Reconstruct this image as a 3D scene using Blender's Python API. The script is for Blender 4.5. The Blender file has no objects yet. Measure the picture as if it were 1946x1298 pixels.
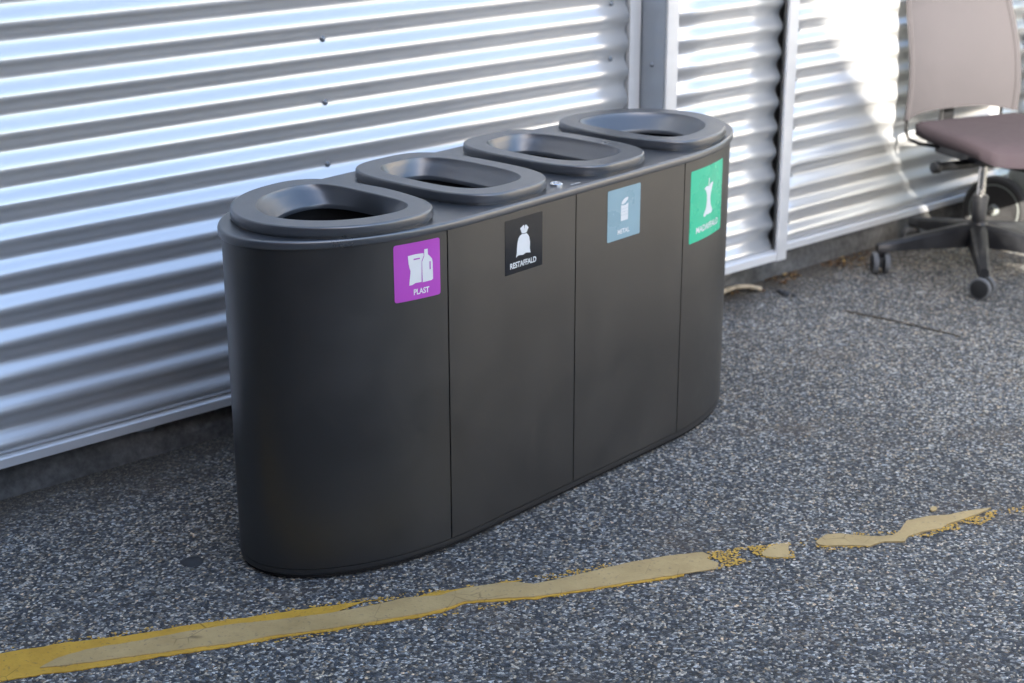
import bpy, bmesh, math, random
from mathutils import Vector, Matrix, noise

random.seed(7)
scene = bpy.context.scene
col = scene.collection
PI = math.pi
R = math.radians

# ------------------------------------------------------------------ camera
IMW, IMH, FPX = 1946.0, 1298.0, 3130.0
CAM = Vector((0.0, 0.0, 1.5246))
C_R = Vector((0.75293517, -0.65809158, -0.00202784))
C_U = Vector((0.21532442, 0.24344268, 0.94571193))
C_F = Vector((0.62187139, 0.71249642, -0.32499974))
cd = bpy.data.cameras.new('camera')
cam = bpy.data.objects.new('camera', cd)
col.objects.link(cam)
m3 = Matrix((C_R, C_U, -C_F)).transposed()
cam.matrix_world = Matrix.Translation(CAM) @ m3.to_4x4()
cd.sensor_width = 36.0
cd.lens = FPX / IMW * 36.0
cd.clip_start = 0.05
cd.clip_end = 2000.0
cd.dof.use_dof = True
cd.dof.focus_distance = 3.12
cd.dof.aperture_fstop = 4.0
scene.camera = cam

# ------------------------------------------------------------------ sky, sun, exposure
SUN_H = Vector((1.0, 1.0, 0.0)).normalized()      # horizontal travel of sunlight
SUN_T = 0.48                                       # tan(elevation)
SUN_DIR = Vector((SUN_H.x, SUN_H.y, -SUN_T)).normalized()
elev = math.atan(SUN_T)
world = bpy.data.worlds.new('World')
scene.world = world
world.use_nodes = True
wn = world.node_tree
for n in list(wn.nodes):
    wn.nodes.remove(n)
wo = wn.nodes.new('ShaderNodeOutputWorld')
wb = wn.nodes.new('ShaderNodeBackground')
ws = wn.nodes.new('ShaderNodeTexSky')
ws.sky_type = 'NISHITA'
ws.sun_disc = False
ws.sun_elevation = elev
# Nishita: rotation 0 puts the sun at +Y, turning clockwise seen from above
ws.sun_rotation = math.atan2(-SUN_H.x, -SUN_H.y)
ws.air_density = 1.0
ws.dust_density = 1.5
ws.ozone_density = 1.0
wb.inputs['Strength'].default_value = 0.115
wn.links.new(ws.outputs[0], wb.inputs[0])
wn.links.new(wb.outputs[0], wo.inputs[0])

sl = bpy.data.lights.new('sun', 'SUN')
sl.energy = 5.0
sl.angle = R(0.53)
sl.color = (1.0, 0.93, 0.82)
so = bpy.data.objects.new('sun', sl)
col.objects.link(so)
so.location = (-10, -10, 12)
so.rotation_euler = SUN_DIR.to_track_quat('-Z', 'Y').to_euler()

scene.view_settings.view_transform = 'Standard'
scene.view_settings.look = 'None'
scene.view_settings.exposure = 2.45
scene.view_settings.gamma = 1.0
scene.view_settings.use_curve_mapping = False

# ------------------------------------------------------------------ helpers
def ground_at(px, py, z=0.0):
    """photo pixel -> point on the horizontal plane z"""
    d = C_F * FPX + C_R * (px - IMW / 2) - C_U * (py - IMH / 2)
    t = (z - CAM.z) / d.z
    return CAM + d * t

def link(name, me, mat=None, parent=None, smooth=False):
    o = bpy.data.objects.new(name, me)
    col.objects.link(o)
    if mat:
        me.materials.clear()
        me.materials.append(mat)
    if parent:
        o.parent = parent
    if smooth:
        for p in me.polygons:
            p.use_smooth = True
    return o

def pyobj(name, v, f, mat=None, parent=None, smooth=False):
    me = bpy.data.meshes.new(name)
    me.from_pydata([tuple(p) for p in v], [], f)
    me.update()
    return link(name, me, mat, parent, smooth)

def bmobj(name, bm, mat=None, parent=None, smooth=False, angle=None):
    bmesh.ops.recalc_face_normals(bm, faces=bm.faces)
    me = bpy.data.meshes.new(name)
    bm.to_mesh(me)
    bm.free()
    o = link(name, me, mat, parent, smooth)
    if angle is not None:
        me.set_sharp_from_angle(angle=R(angle))
    return o

def empty(name, loc=(0, 0, 0), rz=0.0):
    o = bpy.data.objects.new(name, None)
    col.objects.link(o)
    o.empty_display_size = 0.1
    o.location = loc
    o.rotation_euler = (0, 0, rz)
    return o

def tag(o, label=None, cat=None, group=None, kind=None):
    if label: o['label'] = label
    if cat: o['category'] = cat
    if group: o['group'] = group
    if kind: o['kind'] = kind
    return o

def add_box(bm, x0, x1, y0, y1, z0, z1, bev=0.0):
    r = bmesh.ops.create_cube(bm, size=1.0)
    vs = r['verts']
    for v in vs:
        v.co = Vector(((x0 + x1) / 2 + v.co.x * (x1 - x0), (y0 + y1) / 2 + v.co.y * (y1 - y0), (z0 + z1) / 2 + v.co.z * (z1 - z0)))
    if bev > 0:
        es = list({e for v in vs for e in v.link_edges})
        bmesh.ops.bevel(bm, geom=es, offset=bev, segments=2, profile=0.6, affect='EDGES')

def box(name, x0, x1, y0, y1, z0, z1, mat, parent=None, bev=0.0):
    bm = bmesh.new()
    add_box(bm, x0, x1, y0, y1, z0, z1, bev)
    return bmobj(name, bm, mat, parent, smooth=bev > 0, angle=35 if bev > 0 else None)

def loft(rings, closed=True, cap0=False, cap1=False):
    """rings: list of point lists of equal length"""
    v, f = [], []
    n = len(rings[0])
    for r in rings:
        v += [tuple(p) for p in r]
    for i in range(len(rings) - 1):
        a, b = i * n, (i + 1) * n
        for k in range(n if closed else n - 1):
            k2 = (k + 1) % n
            f.append((a + k, a + k2, b + k2, b + k))
    if cap0: f.append(tuple(range(n))[::-1])
    if cap1: f.append(tuple(range((len(rings) - 1) * n, len(rings) * n)))
    return v, f

def bm_from(v, f):
    bm = bmesh.new()
    vs = [bm.verts.new(p) for p in v]
    for q in f:
        bm.faces.new([vs[i] for i in q])
    return bm

def tube_pts(path, rad, n=12):
    rings = []
    for i, p in enumerate(path):
        p = Vector(p)
        a = Vector(path[max(i - 1, 0)]); b = Vector(path[min(i + 1, len(path) - 1)])
        t = (b - a).normalized()
        up = Vector((0, 0, 1)) if abs(t.z) < 0.9 else Vector((1, 0, 0))
        s = t.cross(up).normalized(); u = s.cross(t)
        r = rad[i] if isinstance(rad, (list, tuple)) else rad
        rings.append([p + s * (r * math.cos(2 * PI * k / n)) + u * (r * math.sin(2 * PI * k / n)) for k in range(n)])
    return rings

def tube(name, path, rad, mat, parent=None, n=12):
    v, f = loft(tube_pts(path, rad, n), True, True, True)
    return bmobj(name, bm_from(v, f), mat, parent, smooth=True, angle=50)

def lathe(prof, n=24):
    """prof: (r, z) list"""
    return [[(r * math.cos(2 * PI * k / n), r * math.sin(2 * PI * k / n), z) for k in range(n)] for r, z in prof]

# ------------------------------------------------------------------ materials
def new_mat(name):
    m = bpy.data.materials.new(name)
    m.use_nodes = True
    nt = m.node_tree
    return m, nt, nt.nodes['Principled BSDF']

def N(nt, kind, **kw):
    n = nt.nodes.new('ShaderNode' + kind)
    for k, v in kw.items():
        if k.startswith('in_'):
            key = k[3:]
            n.inputs[int(key) if key.isdigit() else key.replace('_', ' ')].default_value = v
        else:
            setattr(n, k, v)
    return n

def L(nt, a, b):
    nt.links.new(a, b)

def ramp(nt, fac, stops, interp='LINEAR'):
    r = nt.nodes.new('ShaderNodeValToRGB')
    r.color_ramp.interpolation = interp
    el = r.color_ramp.elements
    while len(el) < len(stops):
        el.new(0.5)
    for e, (p, c) in zip(el, stops):
        e.position = p
        e.color = (*c, 1) if len(c) == 3 else c
    L(nt, fac, r.inputs[0])
    return r

def mixc(nt, fac, a, b, mode='MIX'):
    n = nt.nodes.new('ShaderNodeMix')
    n.data_type = 'RGBA'
    n.blend_type = mode
    for sock, val in ((n.inputs['Factor'], fac), (n.inputs['A'], a), (n.inputs['B'], b)):
        if hasattr(val, 'links') or hasattr(val, 'is_linked'):
            L(nt, val, sock)
        elif isinstance(val, (int, float)):
            sock.default_value = val
        else:
            sock.default_value = (*val, 1)
    return n.outputs['Result']

def mat_simple(name, c, rough=0.5, metal=0.0, var=0.12, scale=30.0, bump=0.0, bscale=400.0, spec=0.5, rvar=0.1):
    m, nt, b = new_mat(name)
    tc = N(nt, 'TexCoord')
    nz = N(nt, 'TexNoise', in_Scale=scale, in_Detail=5.0)
    L(nt, tc.outputs['Object'], nz.inputs['Vector'])
    lo = tuple(max(0, x * (1 - var)) for x in c); hi = tuple(min(1, x * (1 + var)) for x in c)
    rp = ramp(nt, nz.outputs[0], [(0.3, lo), (0.7, hi)])
    L(nt, rp.outputs[0], b.inputs['Base Color'])
    mr = N(nt, 'MapRange', in_1=0.3, in_2=0.7, in_3=max(0.02, rough - rvar), in_4=min(1, rough + rvar))
    L(nt, nz.outputs[0], mr.inputs[0])
    L(nt, mr.outputs[0], b.inputs['Roughness'])
    b.inputs['Metallic'].default_value = metal
    b.inputs['Specular IOR Level'].default_value = spec
    if bump > 0:
        n2 = N(nt, 'TexNoise', in_Scale=bscale, in_Detail=3.0)
        L(nt, tc.outputs['Object'], n2.inputs['Vector'])
        bp = N(nt, 'Bump', in_Strength=bump, in_Distance=0.002)
        L(nt, n2.outputs[0], bp.inputs['Height'])
        L(nt, bp.outputs[0], b.inputs['Normal'])
    return m

def mat_asphalt():
    m, nt, b = new_mat('asphalt')
    tc = N(nt, 'TexCoord')
    P = tc.outputs['Object']
    # warp a little so that the chippings are not a clean lattice
    wz = N(nt, 'TexNoise', in_Scale=90.0, in_Detail=2.0)
    L(nt, P, wz.inputs['Vector'])
    wv = N(nt, 'VectorMath', operation='SCALE', in_Scale=0.006)
    L(nt, wz.outputs['Color'], wv.inputs[0])
    wp = N(nt, 'VectorMath', operation='ADD')
    L(nt, P, wp.inputs[0]); L(nt, wv.outputs[0], wp.inputs[1])
    v1 = N(nt, 'TexVoronoi', voronoi_dimensions='2D', in_Scale=185.0, in_Randomness=1.0)
    L(nt, wp.outputs[0], v1.inputs['Vector'])
    ve = N(nt, 'TexVoronoi', voronoi_dimensions='2D', feature='DISTANCE_TO_EDGE', in_Scale=185.0, in_Randomness=1.0)
    L(nt, wp.outputs[0], ve.inputs['Vector'])
    sep = N(nt, 'SeparateColor')
    L(nt, v1.outputs['Color'], sep.inputs[0])
    stone = ramp(nt, sep.outputs[0], [(0.0, (0.035, 0.040, 0.048)), (0.30, (0.085, 0.095, 0.11)), (0.52, (0.15, 0.16, 0.175)),
                                      (0.70, (0.26, 0.265, 0.265)), (0.84, (0.42, 0.42, 0.41)), (0.94, (0.62, 0.62, 0.60)), (1.0, (0.78, 0.77, 0.75))])
    tint = ramp(nt, sep.outputs[1], [(0.0, (0.82, 0.92, 1.08)), (0.6, (1, 1, 1)), (0.9, (1.08, 0.98, 0.84)), (1.0, (1.15, 0.9, 0.66))])
    c = mixc(nt, 1.0, stone.outputs[0], tint.outputs[0], 'MULTIPLY')
    # fines and binder between chippings
    em = ramp(nt, ve.outputs['Distance'], [(0.0, (0, 0, 0)), (0.10, (1, 1, 1))])
    c = mixc(nt, em.outputs[0], (0.055, 0.056, 0.06), c)
    # fine sand grain over it
    v2 = N(nt, 'TexVoronoi', voronoi_dimensions='2D', in_Scale=420.0)
    L(nt, P, v2.inputs['Vector'])
    s2 = N(nt, 'SeparateColor'); L(nt, v2.outputs['Color'], s2.inputs[0])
    g2 = ramp(nt, s2.outputs[0], [(0.0, (0.62, 0.62, 0.62)), (0.6, (0.95, 0.95, 0.95)), (1.0, (1.45, 1.42, 1.36))])
    c = mixc(nt, 0.55, c, mixc(nt, 1.0, c, g2.outputs[0], 'MULTIPLY'))
    # broad wear and dirt
    n1 = N(nt, 'TexNoise', in_Scale=1.3, in_Detail=6.0, in_Roughness=0.62)
    L(nt, P, n1.inputs['Vector'])
    r1 = ramp(nt, n1.outputs[0], [(0.30, (0.84, 0.79, 0.71)), (0.70, (1.25, 1.17, 1.04))])
    c = mixc(nt, 1.0, c, r1.outputs[0], 'MULTIPLY')
    n3 = N(nt, 'TexNoise', in_Scale=3.1, in_Detail=7.0, in_Roughness=0.7)
    L(nt, P, n3.inputs['Vector'])
    r3 = ramp(nt, n3.outputs[0], [(0.53, (0, 0, 0)), (0.72, (0.62, 0.62, 0.62))])
    c = mixc(nt, r3.outputs[0], c, (0.13, 0.10, 0.075))
    # strip of soil washed against the plinth
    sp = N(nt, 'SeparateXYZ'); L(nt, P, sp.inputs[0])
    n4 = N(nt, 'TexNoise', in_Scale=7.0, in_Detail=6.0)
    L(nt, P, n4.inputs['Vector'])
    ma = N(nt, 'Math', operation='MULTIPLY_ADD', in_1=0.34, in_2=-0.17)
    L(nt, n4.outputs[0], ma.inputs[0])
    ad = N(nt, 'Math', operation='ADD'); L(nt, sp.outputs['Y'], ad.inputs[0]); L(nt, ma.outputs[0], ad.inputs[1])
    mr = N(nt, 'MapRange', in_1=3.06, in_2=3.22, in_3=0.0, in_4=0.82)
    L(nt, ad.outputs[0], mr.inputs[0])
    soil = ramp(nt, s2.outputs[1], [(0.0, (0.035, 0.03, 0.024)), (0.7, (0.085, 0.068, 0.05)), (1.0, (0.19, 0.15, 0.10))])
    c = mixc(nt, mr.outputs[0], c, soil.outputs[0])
    L(nt, c, b.inputs['Base Color'])
    b.inputs['Roughness'].default_value = 0.82
    b.inputs['Specular IOR Level'].default_value = 0.35
    # relief
    hr = ramp(nt, ve.outputs['Distance'], [(0.0, (0, 0, 0)), (0.22, (0.85, 0.85, 0.85)), (0.5, (1, 1, 1))])
    hm = mixc(nt, 1.0, hr.outputs[0], ramp(nt, sep.outputs[2], [(0, (0.35, 0.35, 0.35)), (1, (1, 1, 1))]).outputs[0], 'MULTIPLY')
    bp = N(nt, 'Bump', in_Strength=0.85, in_Distance=0.0028)
    L(nt, hm, bp.inputs['Height'])
    bp2 = N(nt, 'Bump', in_Strength=0.35, in_Distance=0.012)
    L(nt, n3.outputs[0], bp2.inputs['Height']); L(nt, bp.outputs[0], bp2.inputs['Normal'])
    L(nt, bp2.outputs[0], b.inputs['Normal'])
    return m

def mat_metal_sheet(name, base=(0.78, 0.79, 0.80), rough=0.33, metal=0.60):
    m, nt, b = new_mat(name)
    tc = N(nt, 'TexCoord')
    P = tc.outputs['Object']
    mp = N(nt, 'Mapping', in_Scale=(0.6, 4.0, 9.0)); L(nt, P, mp.inputs[0])
    nz = N(nt, 'TexNoise', in_Scale=2.2, in_Detail=6.0, in_Roughness=0.6); L(nt, mp.outputs[0], nz.inputs['Vector'])
    sp = N(nt, 'TexNoise', in_Scale=55.0, in_Detail=4.0, in_Roughness=0.7); L(nt, P, sp.inputs['Vector'])
    spr = ramp(nt, sp.outputs[0], [(0.74, (0, 0, 0)), (0.90, (0.05, 0.05, 0.05))])
    lo = tuple(x * 0.93 for x in base)
    rp = ramp(nt, nz.outputs[0], [(0.3, lo), (0.7, base)])
    c = mixc(nt, spr.outputs[0], rp.outputs[0], (0.50, 0.47, 0.42))
    L(nt, c, b.inputs['Base Color'])
    mr = N(nt, 'MapRange', in_1=0.3, in_2=0.7, in_3=rough - 0.05, in_4=rough + 0.07)
    L(nt, nz.outputs[0], mr.inputs[0]); L(nt, mr.outputs[0], b.inputs['Roughness'])
    b.inputs['Metallic'].default_value = metal
    mp2 = N(nt, 'Mapping', in_Scale=(1.0, 1.0, 2.5)); L(nt, P, mp2.inputs[0])
    n2 = N(nt, 'TexNoise', in_Scale=3.5, in_Detail=2.0); L(nt, mp2.outputs[0], n2.inputs['Vector'])
    bp = N(nt, 'Bump', in_Strength=0.02, in_Distance=0.003)
    L(nt, n2.outputs[0], bp.inputs['Height']); L(nt, bp.outputs[0], b.inputs['Normal'])
    return m

def mat_bin(name, base, rough, scuff=0.25, spec=0.5, ior=1.5):
    m, nt, b = new_mat(name)
    b.inputs['Specular IOR Level'].default_value = spec
    b.inputs['IOR'].default_value = ior
    tc = N(nt, 'TexCoord'); P = tc.outputs['Object']
    n1 = N(nt, 'TexNoise', in_Scale=6.0, in_Detail=7.0, in_Roughness=0.65); L(nt, P, n1.inputs['Vector'])
    mp = N(nt, 'Mapping', in_Scale=(7.0, 7.0, 26.0), in_Rotation=(0.25, 0.5, 0.1)); L(nt, P, mp.inputs[0])
    n2 = N(nt, 'TexNoise', in_Scale=2.0, in_Detail=8.0, in_Roughness=0.75); L(nt, mp.outputs[0], n2.inputs['Vector'])
    sc = ramp(nt, n2.outputs[0], [(0.60, (0, 0, 0)), (0.72, (scuff, scuff, scuff))])
    rp = ramp(nt, n1.outputs[0], [(0.3, tuple(x * 0.85 for x in base)), (0.7, tuple(x * 1.15 for x in base))])
    c = mixc(nt, sc.outputs[0], rp.outputs[0], tuple(min(1, x * 2.4 + 0.012) for x in base))
    L(nt, c, b.inputs['Base Color'])
    mr = N(nt, 'MapRange', in_1=0.3, in_2=0.7, in_3=rough - 0.04, in_4=rough + 0.08)
    L(nt, n1.outputs[0], mr.inputs[0]); L(nt, mr.outputs[0], b.inputs['Roughness'])
    n3 = N(nt, 'TexNoise', in_Scale=700.0, in_Detail=2.0); L(nt, P, n3.inputs['Vector'])
    bp = N(nt, 'Bump', in_Strength=0.18, in_Distance=0.0006)
    L(nt, n3.outputs[0], bp.inputs['Height'])
    n4 = N(nt, 'TexNoise', in_Scale=5.0, in_Detail=1.0); L(nt, P, n4.inputs['Vector'])
    bp2 = N(nt, 'Bump', in_Strength=0.12, in_Distance=0.004)
    L(nt, n4.outputs[0], bp2.inputs['Height']); L(nt, bp.outputs[0], bp2.inputs['Normal'])
    L(nt, bp2.outputs[0], b.inputs['Normal'])
    return m

def mat_concrete():
    m, nt, b = new_mat('concrete')
    tc = N(nt, 'TexCoord'); P = tc.outputs['Object']
    n1 = N(nt, 'TexNoise', in_Scale=5.0, in_Detail=8.0, in_Roughness=0.7); L(nt, P, n1.inputs['Vector'])
    n2 = N(nt, 'TexNoise', in_Scale=60.0, in_Detail=5.0); L(nt, P, n2.inputs['Vector'])
    c1 = ramp(nt, n1.outputs[0], [(0.30, (0.055, 0.053, 0.05)), (0.5, (0.13, 0.128, 0.122)), (0.72, (0.24, 0.235, 0.225))])
    c2 = ramp(nt, n2.outputs[0], [(0.3, (0.7, 0.7, 0.7)), (0.7, (1.15, 1.15, 1.15))])
    L(nt, mixc(nt, 1.0, c1.outputs[0], c2.outputs[0], 'MULTIPLY'), b.inputs['Base Color'])
    b.inputs['Roughness'].default_value = 0.9
    bp = N(nt, 'Bump', in_Strength=0.6, in_Distance=0.006)
    L(nt, n2.outputs[0], bp.inputs['Height']); L(nt, bp.outputs[0], b.inputs['Normal'])
    return m

def mat_paint(name, c1c, c2c, stain):
    m, nt, b = new_mat(name)
    tc = N(nt, 'TexCoord'); P = tc.outputs['Object']
    n1 = N(nt, 'TexNoise', in_Scale=9.0, in_Detail=8.0, in_Roughness=0.68); L(nt, P, n1.inputs['Vector'])
    n2 = N(nt, 'TexNoise', in_Scale=140.0, in_Detail=4.0); L(nt, P, n2.inputs['Vector'])
    rp = ramp(nt, n1.outputs[0], [(0.32, c1c), (0.68, c2c)])
    sp = ramp(nt, n2.outputs[0], [(0.60, (0, 0, 0)), (0.74, (0.7, 0.7, 0.7))])
    c = mixc(nt, sp.outputs[0], rp.outputs[0], stain)
    ve = N(nt, 'TexVoronoi', feature='DISTANCE_TO_EDGE', in_Scale=16.0); L(nt, P, ve.inputs['Vector'])
    ck = ramp(nt, ve.outputs['Distance'], [(0.0, (1, 1, 1)), (0.018, (0, 0, 0))])
    n5 = N(nt, 'TexNoise', in_Scale=6.0); L(nt, P, n5.inputs['Vector'])
    ckm = ramp(nt, n5.outputs[0], [(0.52, (0, 0, 0)), (0.60, (0.8, 0.8, 0.8))])
    ckf = mixc(nt, 1.0, ck.outputs[0], ckm.outputs[0], 'MULTIPLY')
    c = mixc(nt, ckf, c, tuple(x * 0.3 for x in c1c))
    L(nt, c, b.inputs['Base Color'])
    b.inputs['Roughness'].default_value = 0.72
    bp = N(nt, 'Bump', in_Strength=0.5, in_Distance=0.0015)
    L(nt, n2.outputs[0], bp.inputs['Height']); L(nt, bp.outputs[0], b.inputs['Normal'])
    return m

def mat_leaf():
    m, nt, b = new_mat('dry_leaf')
    g = N(nt, 'NewGeometry')
    rp = ramp(nt, g.outputs['Random Per Island'], [(0.0, (0.06, 0.036, 0.02)), (0.45, (0.13, 0.07, 0.032)), (0.75, (0.20, 0.11, 0.045)), (0.92, (0.40, 0.24, 0.05)), (1.0, (0.36, 0.31, 0.22))])
    L(nt, rp.outputs[0], b.inputs['Base Color'])
    b.inputs['Roughness'].default_value = 0.8
    return m

M = {
    'asphalt': mat_asphalt(),
    'sheet': mat_metal_sheet('silver_sheet'),
    'trim': mat_metal_sheet('silver_trim', (0.78, 0.79, 0.80), 0.38, 0.25),
    'return': mat_metal_sheet('grey_trim', (0.36, 0.40, 0.45), 0.42, 0.5),
    'concrete': mat_concrete(),
    'bin': mat_bin('black_coated_steel', (0.004, 0.004, 0.0045), 0.38, 0.30, 0.9, 1.66),
    'lid': mat_bin('black_plastic', (0.040, 0.046, 0.055), 0.31, 0.1, 0.95, 1.75),
    'dark': mat_simple('dark_inside', (0.006, 0.006, 0.007), 0.85, var=0.3),
    'gap': mat_simple('seam_dark', (0.004, 0.004, 0.005), 0.9, var=0.2),
    'screw': mat_simple('screw_steel', (0.22, 0.25, 0.29), 0.4, 0.6),
    'chrome': mat_simple('lock_chrome', (0.82, 0.83, 0.84), 0.16, 1.0, rvar=0.04),
    'purple': mat_simple('sticker_purple', (0.50, 0.075, 0.52), 0.38, var=0.05, scale=12),
    'black': mat_simple('sticker_black', (0.014, 0.016, 0.02), 0.14, var=0.1, scale=10, rvar=0.05),
    'blue': mat_simple('sticker_grey_blue', (0.27, 0.42, 0.48), 0.32, var=0.05, scale=12),
    'green': mat_simple('sticker_green', (0.03, 0.58, 0.32), 0.30, var=0.05, scale=12),
    'white': mat_simple('sticker_white', (0.78, 0.80, 0.80), 0.4, var=0.03, scale=20),
    'fabric': mat_simple('mauve_fabric', (0.052, 0.048, 0.052), 0.85, var=0.05, scale=30, bump=0.6, bscale=900, spec=0.25),
    'seatfab': mat_simple('plum_fabric', (0.026, 0.020, 0.025), 0.88, var=0.06, scale=30, bump=0.6, bscale=900, spec=0.2),
    'plastic': mat_simple('charcoal_plastic', (0.013, 0.014, 0.017), 0.42, var=0.2, scale=25),
    'blackmetal': mat_simple('black_metal', (0.012, 0.012, 0.013), 0.35, var=0.2),
    'steel': mat_simple('gas_steel', (0.62, 0.61, 0.59), 0.24, 1.0, rvar=0.06),
    'tyre': mat_simple('grey_rubber', (0.12, 0.125, 0.13), 0.7, var=0.2, scale=60),
    'hubplastic': mat_simple('dark_caster', (0.02, 0.022, 0.024), 0.5, var=0.2),
    'cart': mat_simple('grey_bin_plastic', (0.17, 0.185, 0.18), 0.5, var=0.1, scale=12, bump=0.2, bscale=250),
    'rubber': mat_simple('black_rubber', (0.014, 0.014, 0.015), 0.75, var=0.25, scale=60),
    'yellow': mat_paint('yellow_paint', (0.52, 0.29, 0.03), (0.70, 0.41, 0.05), (0.14, 0.10, 0.06)),
    'tan': mat_paint('tan_paint', (0.42, 0.29, 0.12), (0.56, 0.40, 0.18), (0.22, 0.17, 0.10)),
    'flake': mat_simple('yellow_flake', (0.66, 0.39, 0.06), 0.75, var=0.2, scale=80),
    'leaf': mat_leaf(),
    'twig': mat_simple('bleached_wood', (0.44, 0.36, 0.25), 0.8, var=0.35, scale=60),
    'tar': mat_simple('tar', (0.03, 0.032, 0.036), 0.6, var=0.3, scale=40),
    'soil': mat_simple('soil', (0.06, 0.045, 0.028), 0.95, var=0.5, scale=60),
    'render_wall': mat_simple('dark_brick', (0.16, 0.09, 0.065), 0.9, var=0.25, scale=6),
    'blockwall': mat_simple('blocker_dark', (0.030, 0.028, 0.026), 0.8, var=0.3, scale=8),
    'bouncewall': mat_simple('bounce_pale', (0.62, 0.57, 0.50), 0.85, var=0.08, scale=4),
    'roof': mat_simple('dark_roof', (0.05, 0.045, 0.045), 0.8, var=0.25, scale=5),
}

# ------------------------------------------------------------------ ground
gv, gf = [], []
gs = 400.0
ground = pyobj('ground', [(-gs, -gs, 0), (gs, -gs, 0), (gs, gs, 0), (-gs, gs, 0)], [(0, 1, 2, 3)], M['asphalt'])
tag(ground, 'coarse grey asphalt with pale stone chippings', kind='structure')

# ------------------------------------------------------------------ corrugated building
YW = 3.2707            # mean plane of the corrugated sheets
PITCH, AMP = 0.0762, 0.009
ZC = 0.8925            # height of one crest
wall = empty('metal_building', (0, YW, 0))
tag(wall, 'silver corrugated metal building wall on a low concrete plinth', 'building')
WALL_TOP = 3.05

def corrugated(name, x0, x1, ymean, z0, z1, seed, ragged=True):
    """ymean relative to wall origin"""
    nz = int((z1 - z0) / PITCH * 14)
    nx = max(2, int((x1 - x0) / 0.12))
    v, f = [], []
    for i in range(nx + 1):
        x = x0 + (x1 - x0) * i / nx
        for k in range(nz + 1):
            z = z0 + (z1 - z0) * k / nz
            w = 0.0002 * noise.noise(Vector((x * 2.2, z * 7.0, seed))) 
            dz = 0.0003 * noise.noise(Vector((x * 1.3, z * 3.0, seed + 9)))
            y = ymean - AMP * math.cos(2 * PI * (z + dz - ZC) / PITCH) + w
            v.append((x, y, z))
    n = nz + 1
    for i in range(nx):
        for k in range(nz):
            a = i * n + k
            f.append((a, a + n, a + n + 1, a + 1))
    o = pyobj(name, v, f, M['sheet'], wall, True)
    md = o.modifiers.new('thickness', 'SOLIDIFY')
    md.thickness = 0.0012
    md.offset = -1.0
    return o

# left run: two sheets lapped at the screw line, then the bay, then the right run
corrugated('corrugated_sheet', -3.0, 0.215, 0.0, 0.108, WALL_TOP, 1)
corrugated('corrugated_sheet', 0.205, 3.281, -0.0016, 0.108, WALL_TOP, 2)
corrugated('corrugated_sheet', 3.386, 3.857, -0.072, 0.128, WALL_TOP, 3)
corrugated('corrugated_sheet', 3.93, 5.30, 0.0, 0.110, WALL_TOP, 4)
corrugated('corrugated_sheet', 5.30, 9.5, -0.0016, 0.110, WALL_TOP, 5)
# wall body behind the sheets
box('backing_wall', -3.0, 9.5, 0.014, 0.30, 0.06, WALL_TOP + 0.02, M['return'], wall)
box('coping', -3.05, 9.55, -0.05, 0.32, WALL_TOP + 0.021, WALL_TOP + 0.09, M['trim'], wall, 0.004)
# bottom flashing pieces (butted)
def flashing(x0, x1, yb, z0, z1):
    bm = bmesh.new()
    # sloped drip: top leans back to the sheet
    prof = [(yb, z0), (yb - 0.012, z0 + 0.002), (yb - 0.013, z1 - 0.004), (yb - 0.010, z1 - 0.001), (yb + 0.016, z1 + 0.004), (yb + 0.016, z0)]
    rings = [[(x, y, z) for y, z in prof] for x in (x0, x1)]
    v, f = loft(rings, True, True, True)
    return bmobj('bottom_flashing', bm_from(v, f), M['trim'], wall)
flashing(-3.0, 0.55, 0.0, 0.079, 0.106)
flashing(0.552, 3.30, 0.0, 0.079, 0.106)
flashing(3.372, 3.90, -0.088, 0.094, 0.123)
flashing(3.93, 4.447, 0.0, 0.079, 0.106)
flashing(4.449, 7.0, 0.0, 0.079, 0.106)
# bay trims
box('edge_trim', 3.291, 3.334, -0.004, 0.012, 0.107, WALL_TOP, M['trim'], wall, 0.002)
box('return_trim', 3.337, 3.345, -0.094, 0.012, 0.095, WALL_TOP, M['return'], wall, 0.0015)
bm = bmesh.new(); add_box(bm, 3.3395, 3.3835, -0.103, -0.0945, 0.1235, WALL_TOP, 0.002)
bmobj('flange_trim', bm, M['trim'], wall, True, 35)
box('corner_trim', 3.858, 3.902, -0.104, -0.094, 0.094, WALL_TOP, M['trim'], wall, 0.002)
box('corner_trim', 3.894, 3.902, -0.0935, 0.012, 0.094, WALL_TOP, M['trim'], wall, 0.0015)
box('bay_backing', 3.346, 3.893, -0.055, 0.013, 0.095, WALL_TOP, M['gap'], wall)
# plinth
def plinth(x0, x1, yf, yb, z1, seed):
    nx, nz = int((x1 - x0) / 0.04), 5
    v, f = [], []
    for i in range(nx + 1):
        x = x0 + (x1 - x0) * i / nx
        for k in range(nz + 1):
            z = -0.05 + (z1 + 0.05) * k / nz
            y = yf + 0.008 * noise.noise(Vector((x * 9, z * 22, seed))) - 0.010 * (1 - k / nz)
            v.append((x, y, z))
        v.append((x, yb, z1)); v.append((x, yb, -0.05))
    n = nz + 3
    for i in range(nx):
        for k in range(n - 1):
            a = i * n + k
            f.append((a, a + n, a + n + 1, a + 1))
    f.append(tuple(range(n))); f.append(tuple(range(nx * n, nx * n + n))[::-1])
    return bmobj('plinth', bm_from(v, f), M['concrete'], wall)
plinth(-3.0, 3.345, 0.012, 0.29, 0.088, 1)
plinth(3.347, 3.915, -0.002, 0.29, 0.0935, 2)
plinth(3.917, 9.5, 0.006, 0.29, 0.088, 3)

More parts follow.
